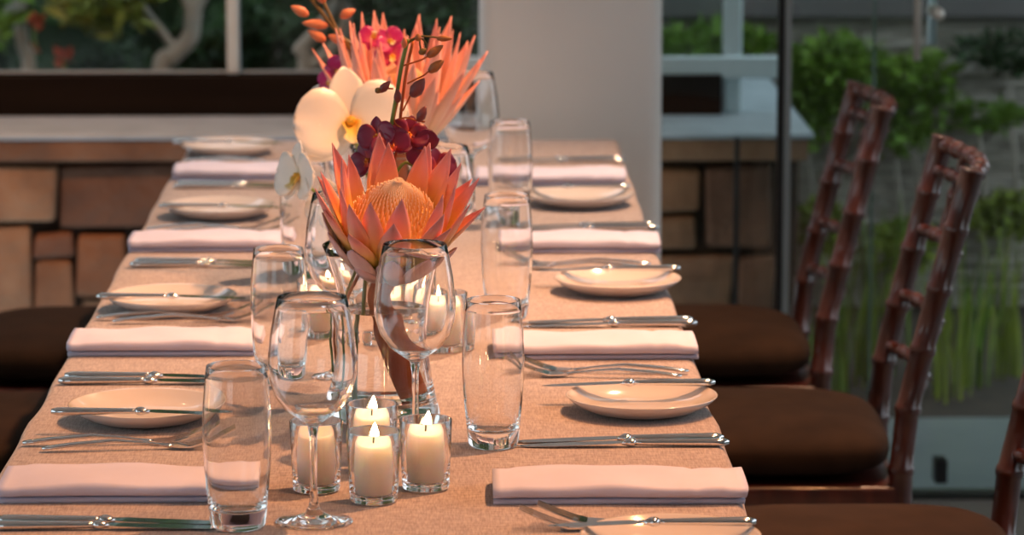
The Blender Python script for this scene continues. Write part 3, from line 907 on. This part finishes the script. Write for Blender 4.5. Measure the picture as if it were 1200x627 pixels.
VASE_I = [(.0547, .160), (.0475, .130), (.0443, .100), (.0450, .075), (.0490, .045), (.0525, .026), (.0480, .019), (.030, .0165), (0, .0160)]
GL_VASE = lathe('vase', VASE_O + VASE_I, 64)
g_ = .0004
WATER = lathe('vase_water', [(0, .0160 + g_), (.030, .0165 + g_), (.0480 - g_, .019 + g_), (.0525 - g_, .026 + g_), (.0490 - g_, .045), (.0450 - g_, .075), (.0443 - g_, .100), (.0466 - g_, .123), (.0455, .1222), (0, .1222)], 64)
for nm, px, py, lab in (('tumbler', 279, 618, 'tall clear glass tumbler standing on the near left beside the napkin'), ('tumbler', 578, 523, 'tall clear glass tumbler right of the candles'),
                        ('tumbler', 328, 449, 'tall clear glass tumbler behind the near wine glass on the left'), ('tumbler', 594, 372, 'tall clear glass tumbler directly behind the near right tumbler'),
                        ('tumbler', 598, 265, 'blurred glass tumbler farthest along the right row'), ('tumbler', 357, 324, 'blurred glass tumbler behind the protea, left row')):
    v = onz(px, py); tag(mk(nm, GL_T, M['glass'], None, (v.x, v.y, TZ)), lab, 'glass', 'glass tumblers')
for px, py, lab in ((368, 612, 'clear stemmed wine glass in the left foreground, before the candles'), (487, 528, 'clear stemmed wine glass in front of the protea vase, right of centre'),
                    (402, 448, 'clear stemmed wine glass behind the vase on the left'), (518, 372, 'clear stemmed wine glass behind the right protea petals'),
                    (552, 255, 'blurred stemmed wine glass against the pillar'), (422, 320, 'blurred wine glass hidden behind the white orchids')):
    v = onz(px, py); tag(mk('wine_glass', GL_W, M['glass'], None, (v.x, v.y, TZ)), lab, 'glass', 'wine glasses')
CANDLE = lathe('candle', [(0, .0), (.0185, .0), (.0195, .0015), (.0195, .047), (.0185, .049), (.016, .0485), (.006, .0465), (0, .0462)], 40)
WICK = tube('wick', [(0, 0, .046), (.0004, 0, .052), (.001, 0, .056)], .0009, 6)
FLAME = lathe('flame', [(0, 0), (.0028, .0018), (.0042, .0055), (.0040, .0085), (.0028, .0125), (.0012, .0165), (0, .0185)], 12)
for px, py, lit, lab in ((438, 588, 1, 'nearest of the front four'), (371, 575, 0, 'left one of the front four behind the wine glass stem'), (499, 573, 1, 'right one of the front four'), (436, 553, 1, 'rear one of the front four, touching the vase'),
                    (522, 411, 1, 'behind the right wine glass bowl'), (380, 397, 1, 'behind the vase at the left'), (455, 404, 1, 'directly behind the vase'), (490, 396, 1, 'behind the vase at the right'),):
    v = onz(px, py)
    tag(mk('votive_holder', GL_V, M['glass'], None, (v.x, v.y, TZ)), 'small clear glass votive holder, ' + lab, 'candle holder', 'votive holders')
    c = tag(mk('candle', CANDLE, M['wax'], None, (v.x, v.y, TZ + .0083)), 'ivory votive candle in glass, ' + lab, 'candle', 'votive candles')
    mk('wick', WICK, M['wick'], c)
    if lit:
        f = mk('flame', FLAME, M['flame'], c, (.001, 0, .0535), (0, R(random.uniform(-2, 8)), 0))

# ------------------------------------------------------------------ flowers
def petal_mesh(name, L_, W_, prof, a0, a1, cup, tw=0, nu=14, nv=6, wav=0, seed=0):
    """leaf along local +Z leaving the axis: radial x, height z; a = angle from axis in degrees"""
    rnd = random.Random(seed)
    ph = rnd.uniform(0, 6)
    vs, fs, uvs = [], [], []
    r = h = 0.0
    for i in range(nu + 1):
        u = i / nu
        a = R(lerp(a0, a1, u))
        if i:
            r += L_ / nu * math.sin(a); h += L_ / nu * math.cos(a)
        wd = W_ * interp(prof, u)
        for j in range(-nv // 2, nv // 2 + 1):
            v = j / (nv / 2)
            off = cup * wd * v * v + wav * math.sin(v * 5 + ph + u * 6) * u
            vs.append((r - math.cos(a) * off, wd * v, h + math.sin(a) * off))
            uvs.append(((v + 1) / 2, u))
    K = nv + 1
    for i in range(nu):
        for j in range(nv):
            fs.append((i * K + j, i * K + j + 1, (i + 1) * K + j + 1, (i + 1) * K + j))
    return mesh(name, vs, fs, True, uvs)
def solid(o, t=.0011):
    md = o.modifiers.new('thickness', 'SOLIDIFY'); md.thickness = t; md.offset = 0
    return o
LANCE = [(0, .55), (.15, .78), (.35, 1), (.5, .97), (.65, .80), (.8, .52), (.92, .20), (1, .01)]
SPEAR = [(0, .70), (.2, .85), (.4, 1), (.6, .93), (.8, .65), (.93, .28), (1, .02)]
def protea(loc, rot, label, s, rings, bm_, stem_pts, dome=True, seed=1):
    rnd = random.Random(seed)
    t = tag(empty('protea', loc), label, 'flower', 'protea blooms')
    t.rotation_euler = rot
    t.scale = (s, s, s)
    mk('receptacle', lathe('receptacle', [(0, 0), (.012, .0005), (.024, .008), (.036, .022), (.042, .036), (.043, .046), (.0, .046)], 36), M['scale'], t)
    for q, (n, z, r, L_, W_, a0, a1, cup, mm) in enumerate(rings):
        me = petal_mesh('bract', L_, W_, LANCE if mm != 'scale' else SPEAR, a0, a1, cup, seed=q)
        me.materials.append(M[mm])
        for k in range(n):
            ph = 2 * math.pi * (k + .5 * (q % 2)) / n + rnd.uniform(-.10, .10)
            o = mk('bract', me, None, t, (r * math.cos(ph), r * math.sin(ph), z + rnd.uniform(-.002, .002)), (rnd.uniform(-.06, .06), rnd.uniform(-.09, .09), ph), rnd.uniform(.90, 1.08))
            o.rotation_mode = 'XYZ'
            o.rotation_euler = Euler((0, rnd.uniform(-.10, .10), ph))
            solid(o)
    if dome:
        dprof = [(.042, .034), (.046, .046), (.0455, .060), (.041, .073), (.032, .087), (.020, .0985), (.010, .106), (.003, .111), (0, .112)]
        mk('flower_dome', lathe('dome', dprof, 40), M['dome'], t)
        vs, fs, uvs = [], [], []
        nF = 900
        for k in range(nF):
            u = (k + .5) / nF
            ph = k * 2.399963
            f = u ** .62 * (len(dprof) - 1.001)
            i = int(f); fr = f - i
            rr = lerp(dprof[i][0], dprof[i + 1][0], fr); zz = lerp(dprof[i][1], dprof[i + 1][1], fr)
            tr, tz = dprof[i + 1][0] - dprof[i][0], dprof[i + 1][1] - dprof[i][1]
            ln_ = math.hypot(tr, tz); tr /= ln_; tz /= ln_
            rad = Vector((math.cos(ph), math.sin(ph), 0))
            p = rad * rr + Vector((0, 0, zz))
            d = (rad * tr + Vector((0, 0, tz))); nrm = (rad * tz - Vector((0, 0, tr)))
            d = (d * .9 + nrm * .38).normalized()
            s_ = Vector((-rad.y, rad.x, 0))
            lf = .013 * (1 - .45 * u); w2 = .0011
            o = len(vs)
            tip = p + d * lf
            vs += [p + s_ * w2, p - s_ * w2, p + nrm * w2 * 1.5, tip + s_ * w2 * .8, tip - s_ * w2 * .8, tip + nrm * w2]
            uvs += [(0, 0)] * 3 + [(0, 1)] * 3
            fs += [(o, o + 3, o + 5, o + 2), (o + 2, o + 5, o + 4, o + 1), (o + 1, o + 4, o + 3, o), (o + 3, o + 4, o + 5)]
        tag(mk('florets', mesh('florets', vs, fs, False, uvs), M['floret'], t), kind='stuff')
    inv = (Matrix.Translation(loc) @ Euler(rot).to_matrix().to_4x4() @ Matrix.Scale(s, 4)).inverted()
    pts = spline([inv @ Vector(p) for p in stem_pts], 6)
    mk('stem', tube('stem', pts, [lerp(.0105, .013, i / len(pts)) / s for i in range(len(pts))], 12), M['brown_stem'], t)
    return t
v1 = onz(452, 490); v2 = onz(470, 338)
VY1, VY2 = v1.y, v2.y
tag(mk('vase', GL_VASE, M['glass'], None, (v1.x, v1.y, TZ)), 'flared clear glass vase holding the near orange protea', 'vase', 'flower vases')
tag(mk('vase', GL_VASE, M['glass'], None, (v2.x, v2.y, TZ)), 'clear glass vase of the farther flowers, behind the near vase', 'vase', 'flower vases')
tag(mk('vase_water', WATER, M['water'], None, (v1.x, v1.y, TZ)), 'clear water filling the near vase to two thirds', 'water', 'vase water')
tag(mk('vase_water', WATER, M['water'], None, (v2.x, v2.y, TZ)), 'clear water in the farther flower vase', 'water', 'vase water')
hp = at(455, 325, VY1)
protea(hp, (R(24), R(2), R(10)), 'large orange king protea with pointed bracts in the near vase', 1.07,
       [(8, .003, .016, .036, .0140, 75, 26, .35, 'scale'), (10, .010, .030, .046, .0155, 62, 18, .35, 'scale'), (11, .019, .0405, .056, .0155, 50, 16, .35, 'scale'),
        (10, .030, .041, .084, .0138, 40, 30, .5, 'bract'), (11, .033, .044, .092, .0138, 34, 16, .5, 'bract'), (10, .036, .045, .092, .0135, 22, 4, .5, 'bract')], 'bract',
       [hp, hp + Vector((-.012, .0, -.02)), at(452, 380, VY1 + .004), at(466, 430, VY1 + .004), at(478, 466, VY1)], seed=5)
hp2 = at(468, 184, VY2)
protea(hp2, (R(8), R(3), 0), 'pale pink-orange protea in the farther vase, out of focus', 1.12,
       [(8, .006, .020, .036, .0135, 60, 18, .35, 'scale'), (10, .018, .032, .060, .0120, 46, 20, .35, 'bract_pink'), (12, .024, .038, .085, .0125, 40, 26, .5, 'bract_pink'),
        (13, .030, .042, .110, .0120, 40, 24, .5, 'bract_pink'), (13, .033, .044, .125, .0120, 30, 12, .5, 'bract_pink'), (11, .036, .044, .125, .0120, 17, 3, .5, 'bract_pink'), (8, .04, .03, .115, .0095, 10, 2, .5, 'bract_pink')], 'bract_pink',
       [hp2, hp2 + Vector((0, 0, -.03)), v2 + Vector((.005, 0, .08)), v2 + Vector((-.01, 0, .02))], dome=True, seed=8)
ROUND = [(0, .12), (.12, .50), (.3, .88), (.5, 1), (.7, .94), (.85, .72), (.95, .40), (1, .12)]
OVAL = [(0, .2), (.2, .7), (.45, 1), (.7, .85), (.88, .5), (1, .08)]
def orchid(parent, loc, facing, s, pm, lm, seed=0, roll=0, lab=None):
    """five-tepal moth orchid facing a direction: two broad petals, three sepals, a lip and a column"""
    rnd = random.Random(seed)
    b = empty('bloom', loc, 0, parent)
    if lab: b['label'] = lab
    q = Vector(facing).to_track_quat('Z', 'Y')
    b.rotation_mode = 'QUATERNION'
    b.rotation_quaternion = q @ Euler((0, 0, roll)).to_quaternion()
    pe = petal_mesh('petal', s * .95, s * .56, ROUND, 62, 92, .10, wav=s * .03, seed=seed)
    se = petal_mesh('sepal', s * .92, s * .31, OVAL, 66, 98, .12, seed=seed + 1)
    pe.materials.append(M[pm]); se.materials.append(M[pm])
    for a in (8, 172): solid(mk('petal', pe, None, b, (0, 0, s * .02), (rnd.uniform(-.1, .1), rnd.uniform(-.1, .1), R(a))), .0008)
    for a in (90, 212, 328): solid(mk('sepal', se, None, b, (0, 0, -s * .02), (0, rnd.uniform(-.1, .1), R(a))), .0008)
    lp = petal_mesh('lip', s * .42, s * .17, [(0, .5), (.3, .9), (.6, .55), (.85, 1), (1, .3)], 30, 75, .9, seed=3)
    lp.materials.append(M[lm])
    solid(mk('lip', lp, None, b, (0, 0, 0), (0, 0, R(-90))), .0010)
    mk('column', lathe('column', [(0, 0), (s * .07, s * .01), (s * .08, s * .10), (s * .05, s * .19), (0, s * .21)], 12), M[lm], b, (0, s * .02, 0), (R(-15), 0, 0))
    return b
def bud(parent, p0, d, ln, r, m):
    d = Vector(d).normalized()
    me = lathe('bud', [(0, 0), (r * .55, ln * .08), (r, ln * .35), (r * .85, ln * .62), (r * .4, ln * .88), (0, ln)], 12)
    o = mk('bud', me, m, parent, p0)
    o.rotation_mode = 'QUATERNION'; o.rotation_quaternion = d.to_track_quat('Z', 'Y')
    return o
# near burgundy orchid spray with bud stems
FY = VY1 + .055
t = tag(empty('orchid_spray', v1 + Vector((0, 0, .02))), 'burgundy orchid spray with rust buds rising behind the near protea', 'flower')
o0 = Vector(t.location)
def A(x, y, dy=0): return at(x, y, FY + dy) - o0
mk('stem', tube('stem', spline([at(423, 484, VY1 - .005) - o0, at(425, 400, VY1) - o0, at(428, 330, VY1 + .01) - o0, A(440, 240), A(455, 165), A(465, 110), A(470, 80), A(474, 62), A(478, 46)], 6), .0022, 8), M['green_stem'], t)
mk('stem', tube('stem', spline([at(404, 470, VY1 + .01) - o0, at(400, 372, VY1 + .012) - o0, at(430, 300, VY1 + .02) - o0, A(462, 190, .01), A(470, 130, .01), A(476, 85, .01), A(484, 48, .01)], 6), .0018, 8), M['brown_stem'], t)
mk('stem', tube('stem', spline([at(396, 440, VY1 + .02) - o0, at(394, 378, VY1 + .02) - o0, at(420, 310, VY1 + .03) - o0, A(466, 200, .02), A(488, 195, .02)], 6), .0018, 8), M['green_stem'], t)
twigs = [[(472, 77), (482, 74), (494, 70), (501, 66)], [(477, 98), (487, 93), (497, 88), (504, 82)], [(476, 50), (490, 43), (503, 43), (514, 44)], [(461, 104), (453, 104), (447, 108), (442, 107)],
         [(467, 140), (476, 138), (488, 141), (498, 143)], [(472, 130), (478, 118), (481, 112)], [(493, 44), (499, 50), (500, 56), (496, 58)], [(476, 52), (490, 44), (492, 52), (493, 58)], [(470, 150), (462, 142), (466, 120), (466, 112)]]
for tw in twigs:
    mk('twig', tube('twig', spline([A(*p) for p in tw], 5), .0011, 6), M['brown_stem'] if tw[0][1] > 60 else M['spray_stem'], t)
def dirp(a, b): return A(*b) - A(*a)
for a, b, r_, m_ in (((500, 67), (519, 53), .0052, 'bud'), ((502, 85), (520, 70), .0056, 'bud'), ((511, 45), (530, 45), .0036, 'bud'), ((482, 114), (497, 92), .0078, 'bud_purple'), ((445, 108), (457, 95), .0048, 'bud_purple'),
                     ((490, 143), (499, 124), .0055, 'bud_purple'), ((474, 57), (474, 43), .0036, 'bud_orange'), ((490, 48), (490, 39), .0042, 'bud'), ((491, 63), (500, 57), .0040, 'spray_stem'), ((466, 121), (466, 104), .0045, 'bud_purple'), ((440, 108), (447, 103), .0036, 'spray_stem')):
    d = dirp(a, b)
    bud(t, A(*a), d + Vector((0, -.003, 0)), d.length * 1.05, r_, M[m_])
for k, (x, y, dy, s, f, rl) in enumerate(((443, 160, .0, .025, (-.5, -1, .25), .2), (478, 158, .01, .025, (.3, -1, .3), -.3), (458, 172, -.01, .026, (0, -1, .5), .5), (511, 197, .02, .026, (.6, -1, .1), .1), (432, 188, .02, .024, (-.6, -.8, .1), .6), (494, 172, .015, .024, (.2, -1, -.1), 1.0))):
    orchid(t, A(x, y, dy), f, s, 'burgundy', 'bur_lip', 40 + k, rl)
# white moth orchids and far magenta orchids in the farther vase
WYo = VY2 - .10
t = tag(empty('orchid_spray', v2 + Vector((-.01, -.01, .02))), 'large white moth orchids with yellow throats left of the far protea', 'flower')
o0 = Vector(t.location)
def B(x, y, Y=WYo): return at(x, y, Y) - o0
mk('stem', tube('stem', spline([(0, 0, 0), (-.02, 0, .10), B(440, 230), B(425, 190), B(412, 150)], 6), .0026, 8), M['green_stem'], t)
mk('stem', tube('stem', spline([(0, .01, 0), (-.025, 0, .08), B(400, 250, WYo - .05), B(375, 230, WYo - .08), B(358, 215, WYo - .08)], 6), .0022, 8), M['green_stem'], t)
orchid(t, B(411, 145, WYo - .03), (.10, -1, .18), .082, 'white_petal', 'lip', 3, .12)
orchid(t, B(352, 208, WYo - .08), (-.85, -.55, .1), .052, 'white_petal', 'lip', 5, .1)
orchid(t, B(395, 240, WYo - .06), (-.2, -1, -.2), .045, 'white_petal', 'lip', 7, .4)
orchid(t, B(395, 112, WYo + .05), (-.5, -.5, .7), .045, 'white_petal', 'lip', 9, .8)
t = tag(empty('orchid_spray', v2 + Vector((.01, .01, .02))), 'magenta orchids with tall orange bud stems among the far protea', 'flower')
o0 = Vector(t.location)
mk('stem', tube('stem', spline([(0, 0, 0), (0, 0, .12), B(450, 140, VY2), B(415, 65, VY2), B(385, 25, VY2), B(360, -8, VY2)], 6), .0026, 8), M['spray_stem'], t)
mk('stem', tube('stem', spline([(0, 0, 0), (.005, 0, .12), B(446, 130, VY2), B(420, 62, VY2), B(398, 40, VY2), B(378, 0, VY2)], 6), .0024, 8), M['spray_stem'], t)
for a, b in (((362, 18), (342, 8)), ((385, 30), (356, 27)), ((382, 48), (362, 36)), ((398, 20), (415, 12)), ((380, 4), (372, -12)), ((360, -5), (350, -20)), ((405, 50), (386, 42))):
    d = B(*b, VY2) - B(*a, VY2)
    bud(t, B(*a, VY2), d, d.length * 1.1, .0068, M['bud_orange'])
for k, (x, y, dY, s, f) in enumerate(((460, 66, -.03, .026, (0, -1, .2)), (456, 48, -.03, .022, (.3, -1, .3)), (396, 84, -.03, .024, (-.6, -1, .1)), (386, 98, -.04, .020, (-.8, -1, 0)), (438, 44, -.01, .022, (-.1, -1, .4)))):
    orchid(t, B(x, y, VY2 + dY), f, s, 'magenta', 'lip', 60 + k, k * .7)
